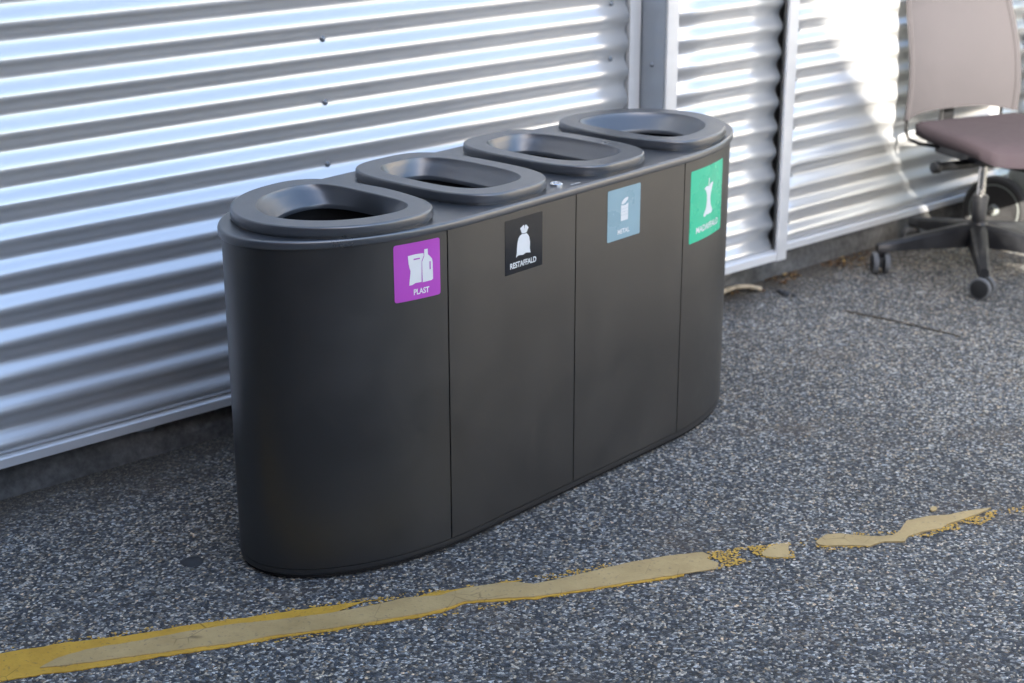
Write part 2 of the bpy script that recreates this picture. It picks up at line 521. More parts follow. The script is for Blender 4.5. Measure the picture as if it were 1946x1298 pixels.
# screws with washers, one mesh shared
def screw_mesh(r=0.0052):
    v, f = loft(lathe([(r * 1.5, 0.0), (r * 1.5, 0.001), (r * 0.95, 0.0014), (r * 0.95, 0.0048), (r * 0.6, 0.006)], 10), True, False, True)
    bm = bm_from(v, f)
    bmesh.ops.recalc_face_normals(bm, faces=bm.faces)
    me = bpy.data.meshes.new('screw'); bm.to_mesh(me); bm.free()
    me.materials.append(M['screw'])
    for p in me.polygons: p.use_smooth = True
    return me
SCREW = screw_mesh()
def screw(x, y, z, rot):
    o = bpy.data.objects.new('screw', SCREW); col.objects.link(o); o.parent = wall
    o.location = (x, y, z); o.rotation_euler = rot
ZV = ZC + PITCH / 2       # a valley
for k in range(-6, 24):
    z = ZV + 2 * PITCH * k
    if 0.12 < z < 2.6:
        for x in (1.235, 2.262, 3.225):
            screw(x, AMP - 0.0032, z, (R(90), 0, 0))
        screw(4.036, AMP - 0.0017, z - 0.0762 * 2 + 0.0762 * 2, (R(90), 0, 0))
        screw(5.31, AMP - 0.0032, z, (R(90), 0, 0))
for k in range(8):
    screw(3.3366, -0.047, 0.757 + (k - 1) * 0.45, (0, R(-90), 0))

# ------------------------------------------------------------------ recycling station
CXO = 0.026               # plan centre relative to the middle seam
BX = 0.345                # half length of the straight part
EA = 0.413                # length of the half-elliptic ends
RB = 0.2255               # half depth of the body
bin_root = empty('recycling_station', (2.3364, 2.4691, 0.0), R(7.156))
tag(bin_root, 'long black rounded recycling station with four lids and four sorting stickers', 'recycling bin')

def half_outline(side):
    """(s, point, normal) from the front middle seam round one end to the middle of the back"""
    P = []
    for i in range(40):
        x = (CXO + side * BX) * i / 40
        P.append((Vector((x, 0.0)), Vector((0, -1))))
    for i in range(161):
        t = -PI / 2 + PI * i / 160
        p = Vector((CXO + side * (BX + EA * math.cos(t)), RB + RB * math.sin(t)))
        n = Vector((side * math.cos(t) / EA, math.sin(t) / RB)).normalized()
        P.append((p, n))
    for i in range(1, 41):
        x = (CXO + side * BX) * (1 - i / 40)
        P.append((Vector((x, 2 * RB)), Vector((0, 1))))
    out = []
    s = 0.0
    for i, (p, n) in enumerate(P):
        if i: s += (p - P[i - 1][0]).length
        out.append((s, p, n))
    return out
HALF = {1: half_outline(1), -1: half_outline(-1)}
TOTR, TOTL = HALF[1][-1][0], HALF[-1][-1][0]
import bisect
KEYS = {k: [q[0] for q in HALF[k]] for k in HALF}
def front_pt(s, off=0.0):
    """point on the outline, s along the front measured from the middle seam; goes on round both ends"""
    side = 1 if s >= 0 else -1
    a = abs(s)
    T = HALF[side]
    i = min(max(1, bisect.bisect_left(KEYS[side], a)), len(T) - 1)
    s0, p0, n0 = T[i - 1]; s1, p1, n1 = T[i]
    t = 0 if s1 == s0 else min(1, max(0, (a - s0) / (s1 - s0)))
    n = n0.lerp(n1, t).normalized()
    return p0.lerp(p1, t) + n * off, n

def s_range(s0, s1):
    n = max(2, int(abs(s1 - s0) / 0.012))
    return [s0 + (s1 - s0) * i / n for i in range(n + 1)]

Z0, Z1 = 0.0245, 0.6875
SEAM = 0.3908
G = 0.0016
def panel(s0, s1):
    ss = s_range(s0 + G, s1 - G)
    prof = [(-0.004, Z0), (-0.0008, Z0), (0, Z0 + 0.0008), (0, Z1), (-0.004, Z1)]
    rings = []
    for off, z in prof:
        rings.append([(*front_pt(s, off)[0], z) for s in ss])
    # edge returns into the seams
    for r in rings:
        p0, _ = front_pt(ss[0], -0.004); p1, _ = front_pt(ss[-1], -0.004)
    v, f = loft(rings, False)
    n = len(ss)
    base = len(v)
    # side returns
    for idx in (0, n - 1):
        a = len(v)
        s = ss[idx]
        q, _ = front_pt(s, -0.004)
        v += [(*q, Z0), (*q, Z1)]
        f.append((a, 2 * n + idx, 3 * n + idx, a + 1))
    return bmobj('side_panel', bm_from(v, f), M['bin'], bin_root, True, 40)

BR_, BL_ = TOTR - SEAM, -(TOTL - SEAM)
panel(-SEAM, 0); panel(0, SEAM)
panel(SEAM, BR_); panel(BL_, -SEAM)
panel(BR_, TOTR); panel(-TOTL, BL_)

NST = 190
def stadium(off, z):
    pts = []
    for i in range(NST):
        pts.append((*front_pt(TOTR * i / NST, off)[0], z))
    for i in range(NST):
        pts.append((*front_pt(-TOTL + TOTL * i / NST + (-1e-9), off)[0], z))
    return pts
v, f = loft([stadium(-0.0042, 0.004), stadium(-0.0042, 0.690)])
bmobj('inner_shell', bm_from(v, f), M['gap'], bin_root, True)
v, f = loft([stadium(-0.012, 0.0), stadium(-0.010, 0.006), stadium(-0.004, 0.0095), stadium(-0.0004, 0.012), stadium(0.0, 0.015), stadium(0.0, Z0 - 0.0008), stadium(-0.0042, Z0 - 0.0004)], True, True, False)
bmobj('base_skirt', bm_from(v, f), M['bin'], bin_root, True, 50)

# lids ----------------------------------------------------------------
ZR = 0.7047               # flat top of the rim
ZL = 0.7285               # top of the lids
LC = Vector((0.012, 0.2195))
NPOL = 112
def catmull_closed(P, per=14):
    out = []
    n = len(P)
    for i in range(n):
        p0, p1, p2, p3 = P[i - 1], P[i], P[(i + 1) % n], P[(i + 2) % n]
        for k in range(per):
            t = k / per
            out.append(0.5 * ((2 * p1) + (p2 - p0) * t + (2 * p0 - 5 * p1 + 4 * p2 - p3) * t * t + (3 * p1 - p0 - 3 * p2 + p3) * t ** 3))
    return out
def polar(P, n=NPOL):
    """closed polyline about the origin -> radius at n even angles"""
    res = []
    m = len(P)
    for k in range(n):
        a = 2 * PI * k / n
        d = Vector((math.cos(a), math.sin(a)))
        best = 0
        for i in range(m):
            p, q = P[i], P[(i + 1) % m]
            e = q - p
            den = d.x * e.y - d.y * e.x
            if abs(den) < 1e-12: continue
            t = (p.x * e.y - p.y * e.x) / den
            u = (p.x * d.y - p.y * d.x) / den
            if t > 0 and -1e-6 <= u <= 1 + 1e-6: best = max(best, t)
        res.append(best)
    return res
def superell(a, b, e, n=160):
    P = []
    for k in range(n):
        t = 2 * PI * k / n
        c, s = math.cos(t), math.sin(t)
        P.append(Vector((a * math.copysign(abs(c) ** (2 / e), c), b * math.copysign(abs(s) ** (2 / e), s))))
    return P
mid_out = polar(superell(0.1435, 0.2115, 3.1))
mid_open = polar(superell(0.099, 0.160, 3.0))
mid_hole = polar(superell(0.070, 0.146, 3.6))
half = [(0.0, 0.0), (0.006, 0.075), (0.020, 0.135), (0.043, 0.176), (0.080, 0.199), (0.130, 0.205), (0.200, 0.194), (0.268, 0.161), (0.316, 0.114), (0.346, 0.059)]
tip = (0.357, 0.0)
EC = 0.155
Pn = [Vector((x - EC, y)) for x, y in half] + [Vector((tip[0] - EC, 0))] + [Vector((x - EC, -y)) for x, y in half[:0:-1]]
Pn = catmull_closed(Pn)
end_out = polar(Pn)
# opening: the outline drawn in
end_open = [max(0.03, r - 0.052) for r in polar([Vector((p.x * 1.0, p.y * 1.0)) for p in Pn])]
hp = [Vector((p.x * 0.60 - 0.010, p.y * 0.58)) for p in Pn]
end_hole = polar(hp)

def ring(rad, cx, cy, z, off=0.0, flip=False):
    pts = []
    for k in range(NPOL):
        a = 2 * PI * k / NPOL
        r = rad[k] + off
        x = r * math.cos(a) * (-1 if flip else 1)
        pts.append((cx + x, cy + r * math.sin(a), z))
    return pts

LIDS = [(-0.356 + LC.x - EC, True, end_out, end_open, end_hole), (-0.169 + LC.x, False, mid_out, mid_open, mid_hole),
        (0.169 + LC.x, False, mid_out, mid_open, mid_hole), (0.356 + LC.x + EC, False, end_out, end_open, end_hole)]
hole_rings = []
def blend(a, b, t): return [x + (y - x) * t for x, y in zip(a, b)]
for cx, flip, ro, rp_, rh in LIDS:
    cy = LC.y
    prof = [(ro, ZR + 0.0002, -0.0055), (ro, ZR + 0.0045, -0.005), (ro, ZR + 0.0055, -0.0008), (ro, ZR + 0.007, 0.0), (ro, ZL - 0.005, -0.0012), (ro, ZL - 0.0040, -0.0013), (ro, ZL - 0.0018, -0.0020),
            (ro, ZL - 0.0005, -0.0036), (ro, ZL, -0.0055), (ro, ZL, -0.0065), (rp_, ZL, 0.0030), (rp_, ZL, 0.0020), (rp_, ZL - 0.0005, 0.0006), (rp_, ZL - 0.0018, 0.0)]
    rings = [ring(r, cx, cy, z, off, flip) for r, z, off in prof]
    # funnel
    for t, z in ((0.03, ZL - 0.0050), (0.30, ZL - 0.014), (0.62, ZL - 0.025), (0.90, ZL - 0.0345), (0.98, ZL - 0.0365), (1.0, ZL - 0.0375)):
        rings.append(ring(blend(rp_, rh, t), cx, cy, z, 0.0, flip))
    rings.append(ring(rh, cx, cy, ZL - 0.046, 0.0005, flip))
    v, f = loft(rings)
    lid = bmobj('lid', bm_from(v, f), M['lid'], bin_root, True, 60)
    # liner well below the hole
    rings = [ring(rh, cx, cy, ZL - 0.0455, 0.004, flip), ring(rh, cx, cy, ZL - 0.07, 0.02, flip), ring(rh, cx, cy, 0.30, 0.02, flip)]
    v, f = loft(rings, True, False, True)
    bmobj('bag_liner', bm_from(v, f), M['dark'], lid, True)
    hole_rings.append(ring(rp_, cx, cy, ZR, 0.012, flip))

# rim with four openings
bm = bmesh.new()
prof = [(-0.003, 0.6872), (0.003, 0.6872), (0.0056, 0.6880), (0.0065, 0.690), (0.0065, 0.6995), (0.0056, 0.7027), (0.0032, 0.7043), (0.0005, ZR), (-0.0008, ZR)]
rings = [stadium(o, z) for o, z in prof]
v, f = loft(rings)
vs = [bm.verts.new(p) for p in v]
for q in f:
    fc = bm.faces.new([vs[i] for i in q]); fc.smooth = True
bm.verts.ensure_lookup_table()
nl = len(rings[0])
top = vs[-nl:]
edges = [bm.edges.get((top[i], top[(i + 1) % nl])) for i in range(nl)]
for hr in hole_rings:
    hv = [bm.verts.new(p) for p in hr]
    edges += [bm.edges.new((hv[i], hv[(i + 1) % len(hv)])) for i in range(len(hv))]
bmesh.ops.triangle_fill(bm, use_beauty=True, edges=edges)
bmesh.ops.recalc_face_normals(bm, faces=bm.faces)
me = bpy.data.meshes.new('rim')
bm.to_mesh(me); bm.free()
link('rim', me, M['lid'], bin_root)

# lock and maker's mark
v, f = loft(lathe([(0.0135, 0.0), (0.0135, 0.0035), (0.0122, 0.0048), (0.0085, 0.0048), (0.0080, 0.0040)], 28), True, False, True)
lock = bmobj('lock', bm_from(v, f), M['chrome'], bin_root, True, 40)
lock.location = (-0.022, 0.037, ZR)
for i, (a0, a1) in enumerate(((20, 160), (200, 340))):
    pts = []
    for rr in (0.0045, 0.0062):
        pts.append([(rr * math.cos(R(a0 + (a1 - a0) * k / 8)), rr * math.sin(R(a0 + (a1 - a0) * k / 8)), 0.0042) for k in range(9)])
    v, f = loft(pts, False)
    pyobj('key_slot', v, f, M['gap'], lock)
bm = bmesh.new()
for k, wd in enumerate((0.004, 0.0025, 0.004, 0.003, 0.004)):
    x = 0.0 + k * 0.0062
    add_box(bm, x, x + wd, 0.012, 0.0165, ZR + 0.0002, ZR + 0.0006)
bmobj('maker_mark', bm, M['trim'], bin_root)

# stickers ------------------------------------------------------------
def fill_poly(name, polys, fn, mat, parent, dens=0.006):
    """polys: list of closed outlines in sticker coords (metres, s along, z up); mapped by fn"""
    bm = bmesh.new()
    for P in polys:
        # subdivide long edges so that the shape can follow the curve
        Q = []
        for i, p in enumerate(P):
            q = P[(i + 1) % len(P)]
            n = max(1, int((Vector(q) - Vector(p)).length / dens))
            for k in range(n):
                Q.append((p[0] + (q[0] - p[0]) * k / n, p[1] + (q[1] - p[1]) * k / n))
        vs = [bm.verts.new((x, z, 0)) for x, z in Q]
        es = [bm.edges.new((vs[i], vs[(i + 1) % len(vs)])) for i in range(len(vs))]
        bmesh.ops.triangle_fill(bm, use_beauty=True, edges=es)
    for v in bm.verts:
        v.co = fn(v.co.x, v.co.y)
    bmesh.ops.recalc_face_normals(bm, faces=bm.faces)
    me = bpy.data.meshes.new(name); bm.to_mesh(me); bm.free()
    return link(name, me, mat, parent)

def text_mesh(txt):
    c = bpy.data.curves.new('t', 'FONT')
    c.body = txt; c.size = 1.0; c.offset = 0.026; c.resolution_u = 4; c.space_character = 0.98
    o = bpy.data.objects.new('t', c); col.objects.link(o)
    bpy.context.view_layer.update()
    me = bpy.data.meshes.new_from_object(o.evaluated_get(bpy.context.evaluated_depsgraph_get()))
    bpy.data.objects.remove(o); bpy.data.curves.remove(c)
    return me

def surf(s, z, off):
    p, nrm = front_pt(s, off)
    return Vector((p.x, p.y, z))

def sticker(s0, s1, z0, z1, mat, label, icons, cuts, text, tu0, tu1, tv, th, rad=0.004, shear=0.0):
    # backing: rounded sheet, 0.4 mm proud, with its own edge
    def m(u, v): return (s0 + (s1 - s0) * u, z0 + (z1 - z0) * v + shear * u)
    outl = []
    for cx, cz, a0 in ((s1 - rad, z1 - rad, 0), (s0 + rad, z1 - rad, 90), (s0 + rad, z0 + rad, 180), (s1 - rad, z0 + rad, 270)):
        for k in range(5):
            a = R(a0 + 90 * k / 4)
            outl.append((cx + rad * math.cos(a), cz + rad * math.sin(a) + shear * (cx + rad * math.cos(a) - s0) / (s1 - s0)))
    # body as a grid-following strip: columns across the width
    nc = 24
    bm = bmesh.new()
    def edge_z(s, top):
        dx = max(0.0, max(s0 + rad - s, s - (s1 - rad)))
        d = rad - math.sqrt(max(0, rad * rad - dx * dx))
        base = shear * (s - s0) / (s1 - s0)
        return (z1 - d if top else z0 + d) + base
    xs = sorted(set([s0 + rad * (1 - math.cos(R(t))) for t in (0.01, 30, 60, 90)] + [s1 - rad * (1 - math.cos(R(t))) for t in (0.01, 30, 60, 90)] + [s0 + rad + (s1 - s0 - 2 * rad) * i / nc for i in range(1, nc)]))
    cols = []
    for s in xs:
        zt, zb = edge_z(s, True), edge_z(s, False)
        cols.append([bm.verts.new(surf(s, zb, 0.0)), bm.verts.new(surf(s, zb, 0.0005)), bm.verts.new(surf(s, zt, 0.0005)), bm.verts.new(surf(s, zt, 0.0))])
    for a, b in zip(cols, cols[1:]):
        for k in range(3):
            bm.faces.new((a[k], b[k], b[k + 1], a[k + 1]))
    bm.faces.new(cols[0]); bm.faces.new(cols[-1][::-1])
    st = bmobj('sticker', bm, M[mat], bin_root)
    st['label'] = label
    fn = lambda o: (lambda s, z: surf(s, z, o))
    for P in icons:
        fill_poly('pictogram', [[m(u, v) for u, v in P]], fn(0.0009), M['white'], st)
    if cuts:
        for P in cuts:
            fill_poly('pictogram_cut', [[m(u, v) for u, v in P]], fn(0.0012), M[mat], st)
    me = text_mesh(text)
    xs_ = [v.co.x for v in me.vertices]; ys_ = [v.co.y for v in me.vertices]
    xa, xb, ya, yb = min(xs_), max(xs_), min(ys_), max(ys_)
    # cut long faces so that lettering bends with the surface
    for v in me.vertices:
        u = tu0 + (tu1 - tu0) * (v.co.x - xa) / (xb - xa)
        w = tv + th * ((v.co.y - ya) / (yb - ya) - 0.5)
        s, z = m(u, w)
        v.co = surf(s, z, 0.0009)
    me.update()
    link('lettering', me, M['white'], st)
    return st

bag = [(.29, .787), (.455, .795), (.627, .787), (.632, .745), (.582, .655), (.572, .29), (.44, .292), (.37, .268), (.306, .268), (.325, .40), (.340, .515), (.318, .58), (.300, .66)]
bottle = [(.645, .850), (.722, .850), (.724, .750), (.765, .715), (.813, .664), (.828, .600), (.830, .305), (.80, .285), (.597, .279), (.592, .64), (.642, .730)]
bar1 = [(.41, .722), (.545, .722), (.545, .698), (.41, .698)]
bar2 = [(.755, .622), (.780, .622), (.780, .482), (.755, .482)]
sticker(-0.5175, -0.4105, 0.561, 0.6760, 'purple', 'purple plastic sorting sticker with bag and bottle', [bag, bottle], [bar1, bar2], 'PLAST', 0.40, 0.74, 0.135, 0.105, 0.005)
neck = [(.395, .800), (.43, .815), (.470, .838), (.500, .845), (.510, .76), (.522, .835), (.560, .838), (.62, .775), (.565, .695), (.500, .690), (.440, .700)]
sack = [(.445, .688), (.500, .678), (.565, .682), (.610, .640), (.640, .594), (.660, .498), (.655, .38), (.675, .300), (.610, .312), (.550, .322), (.474, .299), (.400, .308), (.340, .312), (.286, .285), (.302, .351), (.312, .45), (.322, .54), (.351, .628), (.395, .670)]
sticker(-0.2265, -0.1100, 0.556, 0.6715, 'black', 'glossy black residual waste sticker with tied sack', [neck, sack], None, 'RESTAFFALD', 0.13, 0.83, 0.150, 0.108, 0.002)
can = [(.400, .664), (.470, .650), (.540, .652), (.622, .680), (.620, .352), (.400, .352)]
canlid = [(.405, .690), (.445, .745), (.520, .785), (.590, .800), (.628, .780), (.600, .735), (.530, .690), (.455, .668)]
canl = [[(.415, v), (.600, v + .004), (.600, v + .008), (.415, v + .004)] for v in (.58, .52, .46)]
sticker(0.1075, 0.2237, 0.5565, 0.6720, 'blue', 'pale grey-blue metal sorting sticker with opened can', [can, canlid], canl, 'METAL', 0.31, 0.67, 0.150, 0.095, 0.003)
core = [(.36, .70), (.42, .725), (.485, .715), (.505, .715), (.56, .745), (.615, .755), (.635, .735), (.60, .675), (.565, .60), (.555, .52), (.575, .44), (.615, .385), (.635, .36), (.615, .325), (.575, .315), (.545, .325), (.50, .315), (.455, .325), (.42, .305), (.375, .305), (.355, .33), (.385, .365), (.43, .42), (.450, .52), (.445, .60), (.41, .665)]
stem = [(.487, .720), (.510, .720), (.518, .825), (.492, .815)]
sticker(0.4165, 0.594, 0.488, 0.661, 'green', 'large green food waste sticker with apple core', [core, stem], None, 'MADAFFALD', 0.17, 0.86, 0.155, 0.088, 0.004)

# ------------------------------------------------------------------ office chair
chair = empty('office_chair', (4.52, 2.89, 0.0), R(-18))
tag(chair, 'worn mauve fabric office swivel chair against the corrugated wall', 'office chair')
def spoke(a):
    d = Vector((math.cos(a), math.sin(a), 0)); n = Vector((-d.y, d.x, 0))
    rings = []
    for t, w, zt, zb in ((0.018, 0.030, 0.156, 0.085), (0.07, 0.027, 0.150, 0.083), (0.16, 0.024, 0.133, 0.082), (0.26, 0.020, 0.112, 0.078), (0.315, 0.018, 0.102, 0.073), (0.332, 0.015, 0.098, 0.073)):
        c = d * t
        rings.append([c + n * w + Vector((0, 0, zb)), c + n * w * 0.95 + Vector((0, 0, zt - 0.008)), c + n * w * 0.55 + Vector((0, 0, zt)), c - n * w * 0.55 + Vector((0, 0, zt)), c - n * w * 0.95 + Vector((0, 0, zt - 0.008)), c - n * w + Vector((0, 0, zb))])
    v, f = loft(rings, True, True, True)
    return bmobj('base_spoke', bm_from(v, f), M['plastic'], chair, True, 40)
def caster(a, ax, dx=0.0, dy=0.0):
    """ax: world-ish axle angle in chair coords"""
    p = Vector((math.cos(a), math.sin(a), 0)) * 0.318 + Vector((dx, dy, 0))
    c = empty('caster', p); c.parent = chair; c.rotation_euler = (0, 0, ax)
    v, f = loft(lathe([(0.008, 0.045), (0.008, 0.076)], 10), True, True, True)
    bmobj('stem', bm_from(v, f), M['blackmetal'], c, True, 40)
    bm = bmesh.new(); add_box(bm, -0.006, 0.006, -0.02, 0.02, 0.022, 0.056, 0.003)
    bmobj('hood', bm, M['hubplastic'], c, True, 40)
    for s in (-1, 1):
        prof = [(0.006, -0.0105), (0.023, -0.0105), (0.0285, -0.009), (0.033, -0.008), (0.035, -0.0045), (0.035, 0.0045), (0.033, 0.008), (0.0285, 0.009), (0.023, 0.0105), (0.006, 0.0105)]
        rings = [[(z + s * 0.018, r * math.cos(2 * PI * k / 28), r * math.sin(2 * PI * k / 28) + 0.035) for k in range(28)] for r, z in prof]
        v, f = loft(rings, True, True, True)
        wme = bmobj('wheel', bm_from(v, f), M['tyre'], c, True, 40)
        wme.data.materials.append(M['hubplastic'])
        for p_ in wme.data.polygons:
            rr = math.hypot(p_.center.y, p_.center.z - 0.035)
            if rr < 0.0290: p_.material_index = 1
    return c
a0 = 164
for k, ax in enumerate((-23, 30, 70, 10, 60)):
    a = R(a0 + 72 * k)
    spoke(a)
    caster(a, R(ax))
v, f = loft(lathe([(0.034, 0.078), (0.036, 0.10), (0.034, 0.150), (0.027, 0.164)], 24), True, True, True)
bmobj('base_hub', bm_from(v, f), M['plastic'], chair, True, 40)
v, f = loft(lathe([(0.024, 0.140), (0.024, 0.232), (0.026, 0.234), (0.026, 0.246), (0.023, 0.248)], 24), True, True, True)
bmobj('column_sleeve', bm_from(v, f), M['plastic'], chair, True, 40)
v, f = loft(lathe([(0.0135, 0.24), (0.0135, 0.385)], 20), True, True, True)
bmobj('gas_lift', bm_from(v, f), M['steel'], chair, True, 40)
box('seat_mechanism', -0.085, 0.085, -0.10, 0.15, 0.365, 0.425, M['plastic'], chair, 0.012)
box('seat_plate', -0.15, 0.15, -0.15, 0.15, 0.4255, 0.436, M['blackmetal'], chair, 0.003)
tube('tension_tube', [(-0.03, -0.02, 0.362), (-0.185, -0.02, 0.362)], 0.0145, M['plastic'], chair, 16)
tube('tension_knob', [(-0.186, -0.02, 0.362), (-0.190, -0.02, 0.362), (-0.210, -0.02, 0.362), (-0.213, -0.02, 0.362)], [0.015, 0.019, 0.019, 0.016], M['hubplastic'], chair, 18)
tube('adjust_lever', [(0.02, -0.06, 0.355), (0.09, -0.11, 0.345), (0.16, -0.15, 0.352), (0.20, -0.165, 0.378)], [0.008, 0.009, 0.009, 0.007], M['blackmetal'], chair, 10)
for s in (-1, 1):
    tube('back_rod', [(0.044 + s * a, b - 0.014, c) for a, b, c in ((0.07, 0.10, 0.388), (0.12, 0.13, 0.388), (0.168, 0.19, 0.392), (0.186, 0.222, 0.402), (0.189, 0.234, 0.425), (0.189, 0.236, 0.475), (0.188, 0.238, 0.50))], 0.0062, M['blackmetal'], chair, 10)
# seat cushion: rounded slab with a waterfall front
NU, NV = 28, 28
def seat_pt(u, v, top):
    # u,v in [-1,1] -> squircle
    e = 0.28
    x = u * math.sqrt(1 - e * v * v) ; y = v * math.sqrt(1 - e * u * u)
    X = 0.030 + 0.232 * x
    Y = -0.055 + 0.235 * y
    rim_ = max(abs(u), abs(v)) ** 8
    z = 0.478 - 0.020 * rim_ + 0.010 * abs(u) ** 3 - 0.032 * max(0.0, -v - 0.15) ** 2
    if not top:
        z -= 0.066 - 0.030 * max(abs(u), abs(v)) ** 6
    return (X, Y, z)
v, f = [], []
for top in (True, False):
    for i in range(NU + 1):
        for k in range(NV + 1):
            v.append(seat_pt(-1 + 2 * i / NU, -1 + 2 * k / NV, top))
n = NV + 1
nn_ = (NU + 1) * n
for b0 in (0, nn_):
    for i in range(NU):
        for k in range(NV):
            a = b0 + i * n + k
            f.append((a, a + n, a + n + 1, a + 1))
bd = [i * n for i in range(NU + 1)] + [NU * n + k for k in range(1, NV + 1)] + [i * n + NV for i in range(NU - 1, -1, -1)] + [k for k in range(NV - 1, 0, -1)]
for i in range(len(bd)):
    a, b = bd[i], bd[(i + 1) % len(bd)]
    f.append((a, b, b + nn_, a + nn_))
bmobj('seat', bm_from(v, f), M['seatfab'], chair, True, 80)
# backrest
NU, NV = 26, 30
def back_pt(u, v_, back):
    wv = 0.224 - 0.040 * v_ ** 1.6
    zb = 0.468 + 0.022 * (1 - min(1.0, abs(u) ** 3.2 * 1.15))   # arched cut-out between two lower lobes
    z = zb + (1.06 - zb) * v_
    x = u * wv
    lum = 0.022 * math.sin(PI * min(1, v_ * 1.7))
    y = 0.235 + 0.11 * v_ ** 1.3 - lum - 0.035 * (abs(u) ** 2.6)
    top = max(0, v_ - 0.9) * 10
    x *= 1 - 0.12 * top ** 2 * 0.5
    if back:
        y += 0.020 - 0.010 * abs(u) ** 6
    return (x + 0.046, y - 0.016, z)
v, f = [], []
for bk in (False, True):
    for i in range(NU + 1):
        for k in range(NV + 1):
            v.append(back_pt(-1 + 2 * i / NU, k / NV, bk))
n = NV + 1
nn_ = (NU + 1) * n
for b0 in (0, nn_):
    for i in range(NU):
        for k in range(NV):
            a = b0 + i * n + k
            f.append((a, a + n, a + n + 1, a + 1))
bd = [i * n for i in range(NU + 1)] + [NU * n + k for k in range(1, NV + 1)] + [i * n + NV for i in range(NU - 1, -1, -1)] + [k for k in range(NV - 1, 0, -1)]
for i in range(len(bd)):
    a, b = bd[i], bd[(i + 1) % len(bd)]
    f.append((a, b, b + nn_, a + nn_))
bmobj('backrest', bm_from(v, f), M['fabric'], chair, True, 60)
for sgn in (-1, 1):
    path = [Vector(back_pt(sgn * 0.93, k / 24, False)) - Vector((0, 0.0015, 0)) for k in range(25)]
    tube('piping', path, 0.0042, M['fabric'], chair, 8)
box('back_bracket', 0.03, 0.075, 0.262, 0.285, 0.40, 0.66, M['blackmetal'], chair, 0.004)
box('back_bar', -0.03, 0.075, 0.12, 0.284, 0.385, 0.399, M['blackmetal'], chair, 0.003)

# ------------------------------------------------------------------ wheeled refuse bin beside the chair
AX = Vector((0.985, 0.172, 0)).normalized()
cart = empty('wheelie_bin', (4.866, 3.045, 0.0), math.atan2(AX.y, AX.x))
tag(cart, 'grey plastic two-wheeled refuse bin behind the office chair', 'wheelie bin')
# local x: along the axle into the bin, local -y: towards its front
def cart_ring(z, x0, x1, y0, y1, r=0.03, n=5):
    pts = []
    for cx, cy, a0 in ((x1 - r, y1 - r, 0), (x0 + r, y1 - r, 90), (x0 + r, y0 + r, 180), (x1 - r, y0 + r, 270)):
        for k in range(n):
            a = R(a0 + 90 * k / (n - 1))
            pts.append((cx + r * math.cos(a), cy + r * math.sin(a), z))
    return pts
v, f = loft([cart_ring(0.03, 0.055, 0.43, -0.44, 0.02), cart_ring(0.05, 0.045, 0.44, -0.45, 0.03), cart_ring(0.30, 0.035, 0.45, -0.475, -0.02), cart_ring(0.36, 0.03, 0.455, -0.48, -0.07),
             cart_ring(0.88, 0.005, 0.48, -0.53, -0.05), cart_ring(0.885, -0.02, 0.505, -0.555, -0.03), cart_ring(0.93, -0.02, 0.505, -0.555, -0.03)], True, True, True)
bmobj('body', bm_from(v, f), M['cart'], cart, True, 40)
v, f = loft([cart_ring(0.9315, -0.028, 0.513, -0.57, -0.02), cart_ring(0.955, -0.028, 0.513, -0.57, -0.02), cart_ring(0.985, 0.03, 0.455, -0.50, -0.07)], True, True, True)
bmobj('lid', bm_from(v, f), M['cart'], cart, True, 40)
tube('axle', [(-0.045, 0, 0.115), (0.54, 0, 0.115)], 0.011, M['steel'], cart, 12)
tube('handle', [(0.06, -0.02, 0.94), (0.06, 0.04, 0.95), (0.43, 0.04, 0.95), (0.43, -0.02, 0.94)], 0.013, M['cart'], cart, 10)
for s, x in ((-1, -0.005), (1, 0.50)):
    w = empty('wheel', (x, 0, 0.115)); w.parent = cart
    def disc(prof, nm, mt):
        rings = [[(xx, r * math.cos(2 * PI * k / 40), r * math.sin(2 * PI * k / 40)) for k in range(40)] for r, xx in prof]
        v, f = loft(rings, True, True, True)
        return bmobj(nm, bm_from(v, f), mt, w, True, 35)
    disc([(0.090, -0.018), (0.100, -0.022), (0.110, -0.019), (0.115, -0.009), (0.115, 0.009), (0.110, 0.019), (0.100, 0.022), (0.090, 0.018)], 'tyre', M['rubber'])
    disc([(0.016, -0.030), (0.020, -0.017), (0.082, -0.014), (0.085, -0.0185), (0.0895, -0.0185), (0.0895, 0.0185), (0.085, 0.0185), (0.082, 0.014), (0.020, 0.017), (0.016, 0.030)], 'rim', M['cart'])

# ------------------------------------------------------------------ yellow marking
def jitter(P, step, amp, seed):
    out = []
    for i, p in enumerate(P):
        q = P[(i + 1) % len(P)]
        d = q - p
        n = max(1, int(d.length / step))
        nr = Vector((-d.y, d.x)).normalized() if d.length > 1e-6 else Vector((0, 0))
        for k in range(n):
            c = p + d * (k / n)
            a = amp * (noise.noise(Vector((c.x * 40, c.y * 40, seed))) + 0.6 * noise.noise(Vector((c.x * 130, c.y * 130, seed + 4))))
            out.append(c + nr * a)
    return out
def px_poly(pts): return [ground_at(x, y).xy for x, y in pts]
marking = empty('yellow_marking', (2.4, 2.4, 0.0))
tag(marking, 'worn yellow painted line flaking across the asphalt', 'road marking')
def slab(name, P, z0, z1, mat, parent):
    bm = bmesh.new()
    o = Vector((2.4, 2.4))
    lo = [bm.verts.new((p.x - o.x, p.y - o.y, z0)) for p in P]
    hi = [bm.verts.new((p.x - o.x, p.y - o.y, z1)) for p in P]
    n = len(P)
    for i in range(n):
        bm.faces.new((lo[i], lo[(i + 1) % n], hi[(i + 1) % n], hi[i]))
    es = [bm.edges.get((hi[i], hi[(i + 1) % n])) for i in range(n)]
    bmesh.ops.triangle_fill(bm, use_beauty=True, edges=es)
    return bmobj(name, bm, mat, parent)
